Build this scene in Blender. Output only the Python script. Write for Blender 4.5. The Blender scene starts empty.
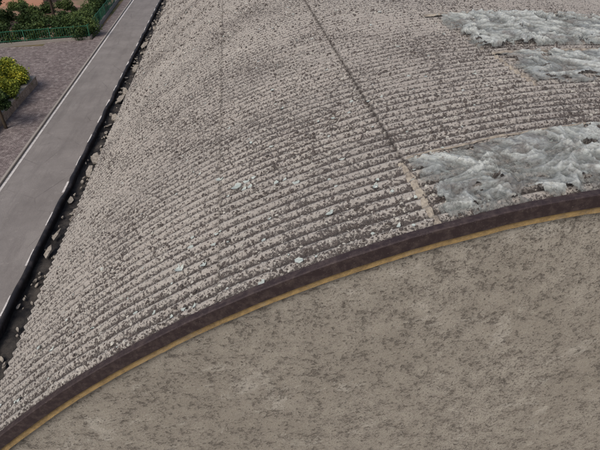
import bpy, math, random
import numpy as np
from mathutils import Vector, Euler, noise as mn
random.seed(4); rng=np.random.default_rng(7)
sc=bpy.context.scene
sc.view_settings.view_transform='Standard'; sc.view_settings.look='None'; sc.view_settings.exposure=0

# ------------------------------------------------------------ constants
D=3.7; R=3.19*D; XC=1.27*D; CH=12.0; ZC=CH-3.86*D
P=0.177; A=0.0265; TE=0.783; TR=-1.15; KR=2.5; YEND=50.0
SEAMS=[-0.956,-0.756,-0.556,-0.356,-0.156,0.044,0.244,0.444,0.644]

# ------------------------------------------------------------ helpers
def link(o,parent=None):
    sc.collection.objects.link(o)
    if parent: o.parent=parent
    return o
def empty(name):
    e=bpy.data.objects.new(name,None); return link(e)
def mesh_np(name,V,F,mat=None,smooth=False,parent=None,attrs=None):
    me=bpy.data.meshes.new(name)
    V=np.asarray(V,dtype=np.float32); F=np.asarray(F,dtype=np.int32)
    n=F.shape[1]
    me.vertices.add(len(V)); me.vertices.foreach_set('co',V.ravel())
    me.loops.add(F.size); me.loops.foreach_set('vertex_index',F.ravel())
    me.polygons.add(len(F)); me.polygons.foreach_set('loop_start',np.arange(0,F.size,n,dtype=np.int32))
    try: me.polygons.foreach_set('loop_total',np.full(len(F),n,dtype=np.int32))
    except Exception: pass
    me.update(calc_edges=True); me.validate()
    me.polygons.foreach_set('use_smooth',np.full(len(me.polygons),smooth))
    if attrs:
        for k,a in attrs.items():
            at=me.attributes.new(k,'FLOAT','POINT'); at.data.foreach_set('value',np.asarray(a,dtype=np.float32))
    if mat: me.materials.append(mat)
    return link(bpy.data.objects.new(name,me),parent)
def mesh_py(name,V,F,mat=None,smooth=False,parent=None):
    me=bpy.data.meshes.new(name); me.from_pydata(V,[],F); me.update()
    if smooth:
        for p in me.polygons: p.use_smooth=True
    if mat: me.materials.append(mat)
    return link(bpy.data.objects.new(name,me),parent)
def grid_faces(nu,nv):
    i=np.arange(nu-1)[:,None]*nv+np.arange(nv-1)[None,:]
    i=i.ravel(); return np.stack([i,i+nv,i+nv+1,i+1],1)
class Boxes:
    def __init__(s): s.V=[];s.F=[]
    def add(s,x0,x1,y0,y1,z0,z1):
        b=len(s.V)
        s.V+=[(x0,y0,z0),(x1,y0,z0),(x1,y1,z0),(x0,y1,z0),(x0,y0,z1),(x1,y0,z1),(x1,y1,z1),(x0,y1,z1)]
        s.F+=[tuple(b+k for k in f) for f in((0,3,2,1),(4,5,6,7),(0,1,5,4),(1,2,6,5),(2,3,7,6),(3,0,4,7))]
    def seg(s,p,q,w,z0,z1):
        p=Vector((p[0],p[1]));q=Vector((q[0],q[1]));d=(q-p).normalized();n=Vector((-d.y,d.x))*w/2
        b=len(s.V)
        for z in(z0,z1):
            for c in(p-n,q-n,q+n,p+n): s.V.append((c.x,c.y,z))
        s.F+=[tuple(b+k for k in f) for f in((0,3,2,1),(4,5,6,7),(0,1,5,4),(1,2,6,5),(2,3,7,6),(3,0,4,7))]
    def make(s,name,mat,parent=None): return mesh_py(name,s.V,s.F,mat,False,parent)
def base(th,Y,off):
    # profile: radius R left of the crown, flatter (KR*R) right of it
    th=np.asarray(th,float)
    rt=th<0; RR=np.where(rt,R*KR,R); t=np.where(rt,th/KR,th); r=RR+off
    return np.stack(np.broadcast_arrays(XC-r*np.sin(t),Y,ZC+R-RR+r*np.cos(t)),-1)
def pt(t,y,off):
    return tuple(float(v) for v in base(t,y,off))
def wave(Y): return np.cos(2*np.pi*(Y-D)/P)
SA=np.array([TR]+SEAMS+[TE])
def sheet_off(th,Y):
    k=np.clip(np.searchsorted(SA,th)-1,0,len(SA)-2)
    a=SA[k];b=SA[k+1]
    fr=np.where(th>0.044,(th-a)/(b-a),(b-th)/(b-a))
    ky=np.floor((Y-D)/(P*6)); fy=((Y-D)/(P*6))-ky
    return 0.020*fr+0.008*fy, k, ky
def surf(th,Y,off=0.0):
    so,_,_=sheet_off(th,Y)
    return base(th,Y,so+A*wave(Y)+off)

# ------------------------------------------------------------ materials
class M:
    def __init__(s,name,rough=0.9):
        s.m=bpy.data.materials.new(name); s.m.use_nodes=True; s.t=s.m.node_tree; s.b=s.t.nodes['Principled BSDF']
        s.b.inputs['Roughness'].default_value=rough; s.b.inputs['Specular IOR Level'].default_value=0.25
        s.co=s.n('ShaderNodeTexCoord').outputs['Object']
    def n(s,t,**k):
        x=s.t.nodes.new(t)
        for a,b in k.items(): setattr(x,a,b)
        return x
    def l(s,a,b): s.t.links.new(a,b)
    def mapc(s,sc=(1,1,1)):
        m=s.n('ShaderNodeMapping'); m.inputs['Scale'].default_value=sc; s.l(s.co,m.inputs[0]); return m.outputs[0]
    def noise(s,scale,detail=4,rough=0.55,co=None,dist=0):
        x=s.n('ShaderNodeTexNoise'); x.inputs['Scale'].default_value=scale; x.inputs['Detail'].default_value=detail
        x.inputs['Roughness'].default_value=rough; x.inputs['Distortion'].default_value=dist
        s.l(co or s.co,x.inputs['Vector']); return x.outputs['Fac']
    def vor(s,scale,co=None,out='Distance',feat='F1'):
        x=s.n('ShaderNodeTexVoronoi',feature=feat); x.inputs['Scale'].default_value=scale; s.l(co or s.co,x.inputs['Vector']); return x.outputs[out]
    def step(s,v,a,b,lo=0.,hi=1.):
        x=s.n('ShaderNodeMapRange'); x.inputs[1].default_value=a;x.inputs[2].default_value=b
        x.inputs[3].default_value=lo;x.inputs[4].default_value=hi; s.l(v,x.inputs[0]); return x.outputs[0]
    def math(s,op,a,b=0.,c=None):
        x=s.n('ShaderNodeMath',operation=op)
        for i,v in enumerate((a,b)+((c,) if c is not None else ())):
            if isinstance(v,(int,float)): x.inputs[i].default_value=v
            else: s.l(v,x.inputs[i])
        return x.outputs[0]
    def mix(s,f,a,b):
        x=s.n('ShaderNodeMix',data_type='RGBA')
        for i,v in((0,f),(6,a),(7,b)):
            if isinstance(v,(int,float)): x.inputs[i].default_value=v
            elif isinstance(v,tuple): x.inputs[i].default_value=v+(1,)
            else: s.l(v,x.inputs[i])
        return x.outputs[2]
    def attr(s,name):
        x=s.n('ShaderNodeAttribute',attribute_name=name); return x.outputs['Fac']
    def col(s,c):
        if isinstance(c,tuple): s.b.inputs['Base Color'].default_value=c+(1,)
        else: s.l(c,s.b.inputs['Base Color'])
    def bump(s,h,strength=0.5,dist=0.01):
        x=s.n('ShaderNodeBump'); x.inputs['Strength'].default_value=strength; x.inputs['Distance'].default_value=dist
        s.l(h,x.inputs['Height']); s.l(x.outputs[0],s.b.inputs['Normal'])

# roof
m=M('corrugated_cement',0.95)
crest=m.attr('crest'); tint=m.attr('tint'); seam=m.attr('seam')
big=m.noise(0.45,4,.6); mid=m.noise(2.6,5,.65); fine=m.noise(34,5,.7); fine2=m.noise(85,3,.7); med=m.noise(17,6,.75)
c=m.mix(m.step(mid,.35,.65),(.295,.270,.250),(.40,.375,.345))
c=m.mix(m.step(tint,0,1,0,.6),c,(.255,.240,.225))
c=m.mix(m.step(fine2,.35,.7,0,.55),c,(.55,.525,.48))
dens=m.math('ADD',m.math('MULTIPLY',crest,-.05),m.math('MULTIPLY',m.math('SUBTRACT',big,.5),.20))
dens=m.math('ADD',dens,m.math('MULTIPLY',m.math('SUBTRACT',mid,.5),.18))
sp3=m.step(m.math('ADD',med,dens),.535,.60)
c=m.mix(m.math('MULTIPLY',sp3,.5),c,(.115,.10,.098))
sp=m.step(m.math('ADD',fine,dens),.495,.57)
c=m.mix(m.math('MULTIPLY',sp,.82),c,(.09,.077,.076))
sp2=m.step(m.math('ADD',fine2,dens),.52,.62)
c=m.mix(m.math('MULTIPLY',sp2,.55),c,(.13,.112,.106))
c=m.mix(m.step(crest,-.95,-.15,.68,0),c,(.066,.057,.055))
pl=m.step(m.vor(13),.0,.20,1,0); pl=m.math('MULTIPLY',pl,m.step(m.noise(11,3),.47,.56))
c=m.mix(m.math('MULTIPLY',pl,.65),c,(.60,.60,.55))
pl2=m.step(m.noise(26,5,.75),.60,.66)
c=m.mix(m.math('MULTIPLY',pl2,.5),c,(.52,.51,.465))
c=m.mix(m.math('MULTIPLY',seam,m.step(m.noise(9,4,.7),.3,.6,.35,.95)),c,(.05,.044,.042))
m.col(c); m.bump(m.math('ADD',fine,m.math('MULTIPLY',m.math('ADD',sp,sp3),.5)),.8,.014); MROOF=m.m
# moss
m=M('moss_clumps',1.0); c=m.mix(m.step(m.noise(3,2),.35,.65),m.mix(m.noise(60,2),(.035,.030,.03),(.12,.105,.095)),m.mix(m.noise(50,2),(.06,.050,.051),(.17,.148,.135)))
c=m.mix(m.step(m.attr('pale'),.84,.86),c,m.mix(m.noise(30,3),(.30,.29,.26),(.60,.59,.54))); m.col(c); MMOSS=m.m
# gable wall
m=M('weathered_render',0.95)
st=m.mapc((1,1,1.25)); b=m.noise(.7,5,.6); n2=m.noise(4,7,.7); n3=m.noise(15,7,.78,co=st); n4=m.noise(60,4,.7)
c=m.mix(m.step(b,.35,.65),(.345,.315,.268),(.44,.408,.355))
c=m.mix(m.step(n2,.40,.62,0,.8),c,(.285,.258,.222))
c=m.mix(m.step(m.noise(1.8,7,.75,dist=.6),.56,.64,0,.6),c,(.58,.55,.495))
dk=m.step(m.math('ADD',n3,m.math('MULTIPLY',m.math('SUBTRACT',n2,.5),.5)),.54,.66)
c=m.mix(m.math('MULTIPLY',dk,.7),c,(.145,.125,.11))
dk2=m.step(m.math('ADD',m.noise(42,3,.8),m.math('MULTIPLY',m.math('SUBTRACT',b,.5),.3)),.57,.64)
c=m.mix(m.math('MULTIPLY',dk2,.72),c,(.10,.088,.08))
c=m.mix(m.step(n4,.52,.7,0,.55),c,(.58,.55,.495))
pit=m.math('MULTIPLY',m.step(m.vor(16,co=st),.05,.18,1,0),m.step(m.noise(7,3),.48,.54))
c=m.mix(m.math('MULTIPLY',pit,.85),c,(.07,.06,.055))
m.col(c); m.bump(m.math('SUBTRACT',n3,m.math('MULTIPLY',m.math('ADD',dk,pit),.5)),1.0,.016); MWALL=m.m
m=M('side_render',.95); m.col(m.mix(m.noise(2,5),(.33,.29,.24),(.42,.38,.32))); MSIDE=m.m
m=M('brown_painted_metal',.6)
c=m.mix(m.step(m.noise(12,5,.7),.45,.75),(.036,.025,.027),(.085,.064,.06)); c=m.mix(m.step(m.noise(60,4,.8),.6,.7,0,.6),c,(.22,.19,.17))
m.col(c); m.bump(m.noise(5,3),.3,.01); MFLASH=m.m
m=M('ochre_wood',.95)
c=m.mix(m.step(m.noise(9,6,.75),.42,.70),(.38,.265,.12),(.18,.13,.075)); c=m.mix(m.step(m.noise(3.5,5,.7),.54,.68,0,.7),c,(.30,.25,.18))
m.col(c); m.bump(m.noise(40,4),.8,.01); MOCHRE=m.m
m=M('gutter_mud',.75); m.col(m.mix(m.step(m.noise(4,6,.7),.4,.65),(.018,.017,.018),(.085,.075,.065))); m.bump(m.noise(12,6,.7),.8,.03); MGUT=m.m
m=M('bitumen_lip',.6); m.col(m.mix(m.step(m.noise(6,4),.5,.8),(.016,.015,.018),(.07,.06,.06))); MBIT=m.m
m=M('broken_cement',.95); m.col(m.mix(m.step(m.noise(14,5,.7),.4,.65),(.38,.345,.29),(.15,.13,.115))); m.bump(m.noise(40,5),.5,.01); MDEB=m.m
# plastic: frayed, semi-transparent sheeting
m=M('torn_fibreglass',.35)
q=m.noise(6,6,.75,dist=1.5)
fold=m.attr('fold')
c=m.mix(m.step(q,.40,.60),(.24,.265,.255),(.44,.48,.465)); c=m.mix(m.step(fold,.5,1.0,0,.85),c,(.72,.76,.745))
c=m.mix(m.step(m.noise(2.2,6,.75),.50,.62,0,.8),c,(.23,.215,.20))
c=m.mix(m.step(m.noise(38,4,.7),.58,.68,0,.65),c,(.15,.135,.12))
m.col(c); m.b.inputs['Specular IOR Level'].default_value=.6; m.bump(m.noise(16,5,.7,dist=2.5),.9,.03)
al=m.math('SUBTRACT',m.step(fold,.2,.8,.35,.93),m.step(m.noise(8,5,.7,dist=1),.50,.64,0,.35)); m.l(al,m.b.inputs['Alpha'])
MPLA=m.m
m=M('plastic_shards',.25); m.col(m.mix(m.noise(8,3),(.36,.43,.40),(.62,.67,.64))); m.b.inputs['Specular IOR Level'].default_value=.6
m.b.inputs['Alpha'].default_value=.85; MSH=m.m
m=M('earth_grass',1); m.col(m.mix(m.step(m.noise(.25,6,.65),.4,.6),(.06,.08,.03),(.20,.14,.09))); MGR=m.m
m=M('asphalt_old',.95); st=m.mapc((1,.15,1))
c=m.mix(m.step(m.noise(.5,7,.7),.35,.65),(.205,.19,.182),(.275,.257,.245)); c=m.mix(m.step(m.noise(1.6,6,.75,co=st),.48,.66,0,.5),c,(.145,.133,.128))
c=m.mix(m.step(m.noise(26,5,.8),.4,.7,0,.5),c,(.11,.10,.098)); c=m.mix(m.step(m.noise(2.6,6,.8),.58,.66,0,.4),c,(.33,.31,.29))
cr=m.step(m.vor(.45,feat='DISTANCE_TO_EDGE'),0,.012,.6,0); c=m.mix(m.math('MULTIPLY',cr,m.step(m.noise(.3,3),.5,.6)),c,(.08,.07,.07)); m.col(c); m.bump(m.noise(60,3),.3,.01); MASP=m.m
m=M('paving_setts',.95)
bk=m.n('ShaderNodeTexBrick'); bk.inputs['Scale'].default_value=1.0; bk.inputs['Brick Width'].default_value=.22; bk.inputs['Row Height'].default_value=.11; bk.inputs['Mortar Size'].default_value=.012
bk.inputs['Color1'].default_value=(.165,.132,.13,1); bk.inputs['Color2'].default_value=(.23,.19,.185,1); bk.inputs['Mortar'].default_value=(.085,.074,.072,1); m.l(m.co,bk.inputs['Vector'])
c=m.mix(m.step(m.noise(5,7,.8),.48,.62,0,.75),bk.outputs[0],(.40,.36,.34)); c=m.mix(m.step(m.noise(3.1,7,.8),.48,.62,0,.7),c,(.07,.058,.058)); m.col(c); MSET=m.m
m=M('white_paint',.8); m.col(m.mix(m.step(m.noise(5,5,.8),.45,.7),(.66,.64,.62),(.30,.28,.27))); MWH=m.m
m=M('kerb_stone',.9); m.col(m.mix(m.noise(3,4),(.26,.24,.22),(.36,.33,.30))); MKERB=m.m
m=M('stone_wall',.95)
v=m.vor(4,out='Color'); hs=m.n('ShaderNodeRGBToBW'); m.l(v,hs.inputs[0])
m.col(m.mix(m.step(m.vor(4,feat='DISTANCE_TO_EDGE'),0,.05,1,0),m.mix(hs.outputs[0],(.24,.19,.15),(.44,.37,.31)),(.12,.10,.09))); MST=m.m
m=M('salmon_plaster',.95); m.col(m.mix(m.noise(1.2,5),(.46,.25,.18),(.55,.33,.25))); MSAL=m.m
m=M('terracotta',.9); m.col(m.mix(m.noise(6,5),(.33,.13,.07),(.46,.21,.12))); MTER=m.m
m=M('red_soil',1); m.col(m.mix(m.step(m.noise(.8,6,.7),.4,.62),(.32,.20,.16),(.19,.165,.10))); MSOIL=m.m
m=M('green_paint_metal',.5); m.col((.03,.13,.08)); MGREEN=m.m
m=M('dark_window',.15); m.col((.02,.025,.03)); MWIN=m.m
m=M('bark',.95); m.col(m.mix(m.noise(20,4),(.03,.022,.018),(.09,.07,.05))); MBARK=m.m
def leafmat(name,a,b,cc):
    m=M(name,.7); t=m.attr('rnd'); c=m.mix(m.step(t,0,.5),a,b); c=m.mix(m.step(t,.6,1),c,cc); m.col(c); return m.m
LYEL=leafmat('leaf_yellowgreen',(.06,.10,.02),(.20,.25,.035),(.56,.52,.06))
LGRN=leafmat('leaf_green',(.02,.042,.015),(.045,.08,.025),(.10,.14,.04))

# ------------------------------------------------------------ warehouse
W=empty('barrel_vault_warehouse')
spw=12
ny=int((YEND-D)/P*spw)+1
Y=D+np.arange(ny)*P/spw
th=np.linspace(TR,TE,100)
extra=[]
for s in SEAMS: extra+= [s-.004,s-.0022,s-0.0004,s+0.0004,s+.0022,s+.004]
th=np.sort(np.concatenate([th,extra]))
T,YY=np.meshgrid(th,Y,indexing='ij')
so,k,ky=sheet_off(T,YY)
rt=rng.random((20,60))
tint=rt[k,np.clip(ky.astype(int),0,59)]
jit=0.004*np.sin(T*31+YY*2.1)+0.003*np.sin(T*67-YY*5.3)+(rt[k,np.clip(ky.astype(int),0,59)]-.5)*.006
V=base(T,YY,so+A*wave(YY)+jit).reshape(-1,3)
seam=np.zeros_like(T)
for s in SEAMS:
    w=1.0 if abs(s-.244)<.01 else .6
    seam=np.maximum(seam,w*np.clip(1-np.abs(T-s)/.0035,0,1))
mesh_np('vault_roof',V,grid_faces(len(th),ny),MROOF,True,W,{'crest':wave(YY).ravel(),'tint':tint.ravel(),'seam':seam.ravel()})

# moss and lichen clumps (geometry)
N=110000
tt=rng.uniform(-.22,TE-.005,N*3); yy=D+.08+(rng.random(N*3)**1.35)*27
dn=np.array([mn.noise(Vector((a*9,b*.9,0)))+.6*mn.noise(Vector((a*30,b*3,4))) for a,b in zip(tt,yy)])
keep=rng.random(N*3)<np.clip(.38+.40*dn-.12*wave(yy),0.06,1)
tt=tt[keep][:N];yy=yy[keep][:N];N=len(tt)
s=np.clip(rng.lognormal(math.log(.0083),.5,N),.004,.026)*(1+np.clip(yy-8,0,20)/18)
ang=np.arange(6)/6*2*np.pi
c0=surf(tt,yy,-.002)
nrm=np.stack([-np.sin(tt),0*tt,np.cos(tt)],-1); tg=np.stack([np.cos(tt),0*tt,np.sin(tt)],-1); ax=np.array([0,1,0])[None]
ring=[]
for rr,hh in((1.,0.),(.72,.4)):
    for a in ang:
        q=rr*s*(1+.35*rng.standard_normal(N)*.6)
        ring.append(c0+tg*(q*math.cos(a)*1.1)[:,None]+ax*(q*math.sin(a))[:,None]+nrm*(hh*s*rng.uniform(.6,1.3,N)-.004*(hh==0))[:,None])
ring.append(c0+nrm*(s*.6)[:,None])
V=np.stack(ring,1).reshape(-1,3)
f=[]
for i in range(6):
    j=(i+1)%6; f+=[(i,j,6+j),(i,6+j,6+i),(6+i,6+j,12)]
F=(np.array(f)[None]+(np.arange(N)*13)[:,None,None]).reshape(-1,3)
mesh_np('moss_clumps',V,F,MMOSS,False,W,{'pale':np.repeat(rng.random(N),13)})

ths=np.linspace(TR,TE,161)
def gable(name,y,flip):
    V=[];F=[]
    for t in ths:
        x,_,z=pt(t,y,-.04); V+=[(x,y,0),(x,y,z)]
    for i in range(len(ths)-1):
        a=2*i; F.append((a,a+1,a+3,a+2) if flip else (a,a+2,a+3,a+1))
    mesh_py(name,V,F,MWALL,False,W)
gable('gable_wall',D+.03,False); gable('rear_gable_wall',YEND-.05,True)
def sweep(name,prof,mat,smooth=False,wob=0.0,n=421,wy=.6):
    ts=np.linspace(TR,TE,n); V=[];F=[];k=len(prof)
    for i,t in enumerate(ts):
        w=wob*(mn.noise(Vector((t*14,1,0)))+.5*mn.noise(Vector((t*50,3,0)))+.3*mn.noise(Vector((t*150,6,0))))
        for (y,dr) in prof: V.append(pt(t,y+w*wy,dr+w))
    for i in range(n-1):
        for j in range(k):
            a=i*k+j;b=i*k+(j+1)%k; F.append((a,b,b+k,a+k))
    return mesh_py(name,V,F,mat,smooth,W)
sweep('edge_flashing',[(D+.05,.047),(D-.028,.052),(D-.045,.045),(D-.048,-.092),(D-.030,-.098),(D-.028,.03),(D+.05,.035)],MFLASH,wob=.008)
sweep('batten_strip',[(D+.028,-.045),(D-.020,-.045),(D-.024,-.178),(D+.028,-.184)],MOCHRE,wob=.014,wy=.15)
XE,_,ZE=pt(TE,0,0); XR,_,ZR=pt(TR,0,0)
b=Boxes(); b.add(XE+.12,XE+.37,D+.06,YEND-.08,0,ZE-.10); b.add(XR-.37,XR-.12,D+.06,YEND-.08,0,ZR-.08); b.make('side_walls',MSIDE,W)
b=Boxes()
y=D+3
while y<YEND-3:
    b.add(XE+.09,XE+.13,y,y+1.8,3.0,4.4); b.add(XR-.13,XR-.09,y,y+1.8,3.0,4.4); y+=4.5
b.make('windows',MWIN,W)
# gutter
gw=.44
ys=np.arange(D-.05,YEND,.08); xs=np.linspace(XE+.14,XE-gw,12)
V=[]
for x in xs:
    for y in ys:
        V.append((x,y,ZE-.17+.05*mn.fractal(Vector((x*4,y*1.5,0)),1,2,4)))
mesh_np('gutter_bed',V,grid_faces(len(xs),len(ys)),MGUT,True,W)
b=Boxes(); b.add(XE-gw-.05,XE-gw,D-.05,YEND,ZE-.36,ZE-.06); b.add(XE-gw,XE+.12,D-.05,YEND,ZE-.36,ZE-.26); b.add(XE-gw,XE+.12,D-.09,D-.05,ZE-.36,ZE-.08)
b.make('gutter_box',MBIT,W)
V=[];n=10
for y in ys:
    w=mn.noise(Vector((y*1.3,0,5)))*.035; w2=mn.noise(Vector((y*1.1,9,5)))*.03; r=.05+.018*mn.noise(Vector((y*3,2,2)))
    for j in range(n):
        a=j/n*2*math.pi; V.append((XE-gw-.02+w+r*math.cos(a),y,ZE-.03+w2+r*math.sin(a)))
F=[(i*n+j,i*n+(j+1)%n,(i+1)*n+(j+1)%n,(i+1)*n+j) for i in range(len(ys)-1) for j in range(n)]
mesh_py('gutter_lip',V,F,MBIT,True,W)

# exposed mortar edges beside / along the torn sheets
def mortar_y(tc,y0,y1,hw=.0042,hh=.014):
    V=[]; ys=np.arange(y0,y1,.012); us=np.linspace(-1,1,12)
    for u in us:
        for y in ys:
            t=tc+hw*u*(1+.5*mn.noise(Vector((y*4,3,0))))+.002*mn.noise(Vector((y*5,u,0)))
            w=.5+.5*math.cos(2*math.pi*(y-D)/P)
            h=(1-u*u)**.5*(hh+hh*w)+.014*mn.fractal(Vector((u*2,y*12,0)),1,2,3)
            so=float(sheet_off(np.array(tc-.0005),np.array(y))[0])
            V.append(pt(t,y,so+A*.6*(2*w-1)+h-.002))
    mesh_np('mortar_ridge',V,grid_faces(len(us),len(ys)),MDEB,True,W)
mortar_y(.245,D+.05,D*1.37); mortar_y(.046,D*1.73,D*2.1,.003,.012); mortar_y(.048,D*2.2,D*2.42,.003,.01)
def lath(t0,t1,y,w=.05,h=.03):
    V=[]; ts=np.arange(t0,t1,.0015); us=np.linspace(-1,1,7)
    for u in us:
        for t in ts:
            yy_=y+w*u+.03*mn.noise(Vector((t*30,0,y)))
            V.append(pt(t,yy_,A+.018+h*(1-u*u)**.5+.012*mn.fractal(Vector((t*90,u*2,y)),1,2,3)-.012))
    mesh_np('lath_strip',V,grid_faces(len(us),len(ts)),MDEB,True,W)
lath(-.35,.05,D*2.13,.04); lath(-.42,.07,D*2.86,.06); lath(-.2,.24,D*1.375,.018,.015)

# ------------------------------------------------------------ torn fibreglass
def torn(name,t0,t1,y0,y1,seed,amp=.055):
    step=.0105
    na=int(abs(t1-t0)*R/step); nb=int((y1-y0)/step)
    ta=np.linspace(t0,t1,na); yb=np.linspace(y0,y1,nb)
    Z=np.zeros((na,nb)); K=np.zeros((na,nb),bool)
    for i in range(na):
        s_=ta[i]*R
        for j in range(nb):
            y=yb[j]
            a_=s_*.75+y*.66; c_=-s_*.66+y*.75
            q=Vector((a_*1.5+seed,c_*2.4,seed)); q2=q+mn.noise_vector(q*.9)*1.15
            r1=1-abs(mn.noise(q2))*1.6; r2=1-abs(mn.noise(Vector((q2.x*2.1,q2.y*2.6,9))))*1.6; r3=1-abs(mn.noise(Vector((q2.x*5.,q2.y*5.5,4))))*1.6; r4=1-abs(mn.noise(q2*11))*1.6
            h=.46*max(r1,0)**1.8+.36*max(r2,0)**1.8+.22*max(r3,0)**1.6+.10*max(r4,0)**1.5
            ed=min(min(i,na-1-i)*step,min(j,nb-1-j)*step)
            fr=mn.fractal(Vector((s_*4.0,y*4.0,seed+9)),.8,2.1,6)
            K[i,j]=ed+.26*fr>.02 and mn.fractal(Vector((s_*2.6,y*4,seed+40)),.9,2.1,5)<.62
            Z[i,j]=h*min(1,max(ed,0)/.12+.35)
    T,YY=np.meshgrid(ta,yb,indexing='ij')
    V=base(T,YY,A*.9+amp*Z).reshape(-1,3)
    F=grid_faces(na,nb); kk=K.ravel()[F].all(1); F=F[kk]
    used=np.unique(F); mp=-np.ones(len(V),int); mp[used]=np.arange(len(used))
    mesh_np(name,V[used],mp[F],MPLA,True,None,{'fold':Z.ravel()[used]})
torn('torn_fibreglass_sheet',-.16,.240,D+.05,D*1.36,3.1,.115)
torn('torn_fibreglass_sheet',-.45,.042,D*1.73,D*2.12,11.7,.09)
torn('torn_fibreglass_sheet',-.45,.058,D*2.20,D*2.83,23.3,.13)

# ------------------------------------------------------------ shards on roof
V=[];F=[]
def shard(th_,y,s):
    c=Vector(surf(np.array(th_),np.array(y),.012)); n=Vector((-math.sin(th_),0,math.cos(th_))); t=Vector((math.cos(th_),0,math.sin(th_))); a=Vector((0,1,0))
    rot=random.random()*6.28; u=t*math.cos(rot)+a*math.sin(rot); v=n.cross(u)
    k=random.choice((6,7,8)); b=len(V); curl=random.uniform(.2,.9); el=random.uniform(.5,1)
    V.append(tuple(c+n*s*.12))
    for ringi,rr in((0,.55),(1,1.)):
        for j in range(k):
            an=j/k*6.283; q=s*rr*random.uniform(.7,1.15)
            x=q*math.cos(an); z=q*math.sin(an)*el
            V.append(tuple(c+u*x+v*z+n*(curl*x*x/s*.6+random.uniform(0,.22)*s)))
    for j in range(k):
        j2=(j+1)%k; F.append((b,b+1+j,b+1+j2)); F.append((b+1+j,b+1+k+j,b+1+k+j2,b+1+j2))
def th_of(xd): return math.asin((1.27-xd)/3.19)
for xd,yd,s in[(.02,1.03,.06),(.13,1.045,.06),(.24,1.22,.055),(.39,1.275,.065),(-.03,1.567,.08),(-.01,1.55,.055),(-.15,1.224,.05),(.165,1.458,.06),
    (-.7,1.25,.05),(-.22,1.24,.06),(-.24,1.27,.05),(.0,1.60,.06),(.03,1.58,.05),(-.8,1.12,.05),(-.2,1.35,.05),(.1,1.50,.05),(-.1,1.7,.06),(.4,1.06,.04),(.33,1.5,.05)]:
    shard(th_of(xd),yd*D,s)
for i in range(260):
    y=D+.15+random.random()**1.6*22; shard(random.uniform(0.06,TE-.02),y,random.uniform(.012,.034)*(1+y/22))
mesh_py('plastic_debris',V,F,MSH,False)

# ------------------------------------------------------------ cement rubble in gutter
V=[];F=[]
def chunk(x,y,z,sx,sy,sz,rz,tilt):
    k=random.choice((5,6,7)); b=len(V)
    e=Euler((tilt,random.uniform(-.3,.3),rz)).to_matrix()
    rad=[random.uniform(.6,1.15) for _ in range(k)]
    for h in(0,1):
        for j in range(k):
            a=j/k*6.283; p=e@Vector((sx*rad[j]*math.cos(a),sy*rad[j]*math.sin(a),sz*h+.25*sz*math.sin(a*2)))
            V.append((x+p.x,y+p.y,z+p.z))
    F.append(tuple(range(b+k-1,b-1,-1))); F.append(tuple(range(b+k,b+2*k)))
    for j in range(k):
        j2=(j+1)%k; F.append((b+j,b+j2,b+k+j2,b+k+j))
for i in range(340):
    y=D+.6+random.random()**.9*34
    x=XE-random.uniform(-.02,.38)
    s=random.uniform(.08,.17) if random.random()<.3 else random.uniform(.025,.07)
    chunk(x,y,ZE-.13,s*.45,s,random.uniform(.01,.03),random.uniform(-.6,.6),random.uniform(-.3,.3))
for y,s in((11.2,.30),(11.9,.28),(8.1,.22),(8.6,.18),(14.5,.3),(16,.34),(16.6,.3),(19,.34),(22,.4)):
    chunk(XE-.2+random.uniform(-.08,.08),y,ZE-.08,s*.35,s,.03,random.uniform(-.3,.3),.12)
mesh_py('gutter_rubble',V,F,MDEB,False)

# ------------------------------------------------------------ ground, road
def sheet(name,pts,z,mat): return mesh_py(name,[(x,y,z) for x,y in pts],[tuple(range(len(pts)))],mat)
sheet('ground',[(-900,-900),(900,-900),(900,900),(-900,900)],0,MGR)
XL=-11.4
sheet('road',[(XL,-60),(XE+.1,-60),(XE+.1,160),(XL,160)],.004,MASP)
b=Boxes(); b.add(XL-4.6,XL-.12,-60,46.0,0,.10); b.add(-30,XL-4.601,35.8,44.6,0,.10); b.add(XL-.9,XL-.12,46.001,160,0,.10)
b.make('pavement',MSET)
b=Boxes()
y=-60
while y<160: b.add(XL-.12,XL,y,y+.99,0,.112); y+=1.0
b.make('kerb',MKERB)
V=[];F=[]
def strip(x0,x1,y0,y1):
    b=len(V); V.extend([(x0,y0,.008),(x1,y0,.008),(x1,y1,.008),(x0,y1,.008)]); F.append((b,b+1,b+2,b+3))
strip(XL+.03,XL+.17,-60,160)
y=-60
while y<160: strip(-8.42,-8.33,y,y+1.0); y+=2.6
mesh_py('road_marking',V,F,MWH)

# ------------------------------------------------------------ vegetation
def foliage(name,blobs,n,size,mat,parent=None):
    w=np.array([b[3]*b[4]*b[5] for b in blobs]); w=w/w.sum()
    idx=rng.choice(len(blobs),n,p=w); B=np.array(blobs)[idx]
    d=rng.standard_normal((n,3)); d/=np.linalg.norm(d,axis=1)[:,None]
    r=rng.random(n)**.4
    c=B[:,:3]+d*r[:,None]*B[:,3:6]*(1+.15*rng.standard_normal(n))[:,None]
    c[:,2]=np.maximum(c[:,2],.12)
    u=rng.standard_normal((n,3));u/=np.linalg.norm(u,axis=1)[:,None]
    v=np.cross(u,rng.standard_normal((n,3)));v/=np.linalg.norm(v,axis=1)[:,None]
    s=size*rng.uniform(.6,1.4,n)[:,None]
    V=np.stack([c-u*s,c+v*s*.5,c+u*s,c-v*s*.5],1).reshape(-1,3)
    F=np.arange(n*4).reshape(-1,4)
    rr=np.clip(.5*rng.random(n)+.5*(idx*0.37%1)*1.0+.25*(d[:,2]),0,1)
    return mesh_np(name,V,F,mat,False,parent,{'rnd':np.repeat(rr,4)})
pw=empty('garden_wall')
b=Boxes(); b.seg((-13.8,24),(-13.8,35.2),.3,.1,.62); b.seg((-13.951,35.05),(-24,35.05),.3,.1,.62); b.make('stonework',MST,pw)
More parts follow.
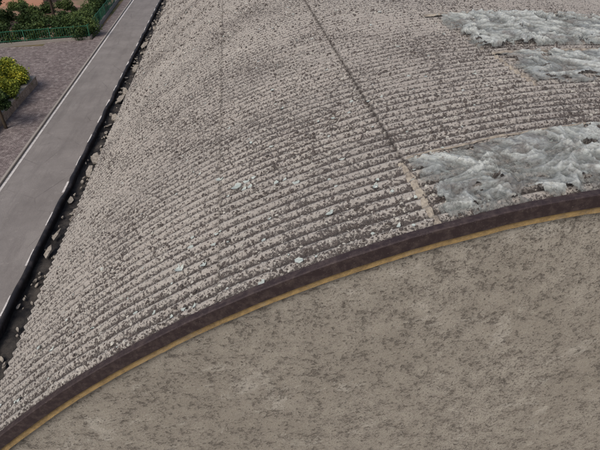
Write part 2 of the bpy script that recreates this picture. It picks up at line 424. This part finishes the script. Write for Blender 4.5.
b=Boxes(); b.seg((-13.8,24),(-13.8,35.24),.36,.62,.68); b.seg((-13.99,35.05),(-24,35.05),.36,.62,.68); b.make('coping',MKERB,pw)
bl=[(-14.35+random.uniform(-.7,.3),y+random.uniform(-.3,.3),1.1+random.uniform(-.2,.7),random.uniform(.4,.75),random.uniform(.4,.7),random.uniform(.4,.75)) for y in np.arange(28.5,34.9,.3)]
foliage('flowering_shrub',bl,28000,.07,LYEL)
bl=[(-17+random.uniform(-1.9,1.2),y+random.uniform(-.3,.3),1.2+random.uniform(-.1,.7),1.0,.8,.9) for y in np.arange(25,34.3,.4)]
foliage('shrub',bl,22000,.10,LGRN)
def tree(name,x,y,h,cr,mat,n,leaf,tr=.09,z0=.1):
    t=empty(name); V=[];F=[];k=8
    def limb(p,q,r0,r1,seg=4):
        p=Vector(p);q=Vector(q);b=len(V);d=(q-p).normalized();u=d.orthogonal().normalized();v=d.cross(u)
        for i in range(seg+1):
            f=i/seg;c=p.lerp(q,f)+Vector((mn.noise(p+Vector((f*3,0,0)))*.08,mn.noise(p+Vector((0,f*3,5)))*.08,0))*(0 if i==0 else 1);r=r0+(r1-r0)*f
            for j in range(k): a=j/k*6.283; V.append(tuple(c+u*r*math.cos(a)+v*r*math.sin(a)))
        for i in range(seg):
            for j in range(k): F.append((b+i*k+j,b+i*k+(j+1)%k,b+(i+1)*k+(j+1)%k,b+(i+1)*k+j))
    limb((x,y,z0-.05),(x,y,z0+h*.5),tr,tr*.7)
    bl=[]
    for i in range(7):
        a=i*2.4; q=(x+cr*.6*math.cos(a),y+cr*.6*math.sin(a),z0+h*(.6+.05*i)); limb((x,y,z0+h*.45),q,tr*.5,tr*.15)
        bl.append((q[0],q[1],q[2],cr*.55,cr*.55,cr*.45))
    bl.append((x,y,z0+h*.85,cr*.5,cr*.5,cr*.5))
    mesh_py('trunk',V,F,MBARK,True,t); foliage('crown',bl,n,leaf,mat,t)
tree('small_tree',-13.3,28.0,2.3,.6,LGRN,4500,.07,.10)
tree('garden_tree',-17.5,54,5.5,2.0,LGRN,14000,.13,.16,0)
tree('garden_tree',-22.5,50.5,4.5,1.8,LGRN,12000,.13,.14,0)
fe=empty('green_garden_fence')
pts=[(-24,44.1),(-19.5,45.0),(-12.6,46.4),(-12.9,60),(-13.2,80)]
b=Boxes(); bw=Boxes()
for p,q in zip(pts[:-1],pts[1:]):
    bw.seg(p,q,.2,0.0,.3)
    for z in(.4,1.15): b.seg(p,q,.045,z,z+.045)
    L=(Vector(q)-Vector(p)).length; n=int(L/.18)
    for i in range(n+1):
        c=Vector(p).lerp(Vector(q),i/n); w=.035 if i%11==0 else .009; b.add(c.x-w,c.x+w,c.y-w,c.y+w,.301,1.27 if i%11==0 else 1.22)
b.make('railings',MGREEN,fe); bw.make('base_wall',MKERB,fe)
bl=[]
for p,q in zip(pts[:3],pts[1:4]):
    L=(Vector(q)-Vector(p)).length
    for i in range(int(L/.4)):
        c=Vector(p).lerp(Vector(q),(i+.5)/int(L/.4)); off=Vector((0,.8)) if p[0]<-13 else Vector((-1.0,0))
        r_=random.uniform(.35,.75)
        bl.append((c.x+off.x+random.uniform(-.35,.3),c.y+off.y+random.uniform(-.3,.3),.7+random.uniform(-.3,.75),r_,r_,r_))
foliage('hedge',bl,38000,.085,LGRN)
bl=[(random.uniform(-24,-14.5),random.uniform(47.5,59),.3+random.uniform(0,.3),random.uniform(.3,.8),random.uniform(.3,.8),random.uniform(.3,.7)) for _ in range(30)]
foliage('garden_plants',bl,24000,.09,LGRN)
sheet('garden_soil',[(-60,45.5),(-19.5,45.3),(-12.9,46.8),(-13.3,80),(-60,80)],.006,MSOIL)
h=empty('salmon_house')
b=Boxes(); b.add(-34,-20.5,61,72,0,6); b.make('walls',MSAL,h)
V=[(-34.6,60.4,6.0),(-19.9,60.4,6.0),(-19.9,72.6,6.0),(-34.6,72.6,6.0),(-30,66.5,8.3),(-24.5,66.5,8.3)]
mesh_py('roof',V,[(0,1,5,4),(1,2,5),(2,3,4,5),(3,0,4),(3,2,1,0)],MTER,False,h)
b=Boxes()
for x in(-32,-28.5,-25,-22.3):
    for z in(1,4): b.add(x,x+1.1,60.96,60.999,z,z+1.3)
b.make('windows',MWIN,h)
# ------------------------------------------------------------ light + camera
w=bpy.data.worlds.new('World'); sc.world=w; w.use_nodes=True
nt=w.node_tree; sky=nt.nodes.new('ShaderNodeTexSky'); sky.sky_type='NISHITA'; sky.sun_disc=False
el=math.radians(50); az=math.radians(-140)
sky.sun_elevation=el; sky.sun_rotation=az; sky.dust_density=5; sky.air_density=1; sky.ozone_density=.6
nt.links.new(sky.outputs[0],nt.nodes['Background'].inputs[0]); nt.nodes['Background'].inputs[1].default_value=.115
L=bpy.data.lights.new('sun','SUN'); L.energy=1.35; L.angle=math.radians(25); L.color=(1,.96,.91)
lo=link(bpy.data.objects.new('sun',L))
d=Vector((math.sin(az)*math.cos(el),math.cos(az)*math.cos(el),math.sin(el)))
lo.rotation_euler=d.to_track_quat('Z','Y').to_euler()
cd=bpy.data.cameras.new('camera'); co=link(bpy.data.objects.new('camera',cd))
cd.sensor_width=36; cd.lens=30; cd.clip_end=3000; cd.clip_start=.05
co.location=(0,0,CH); co.rotation_euler=(math.radians(90-35.4),0,math.radians(-6.97))
sc.camera=co
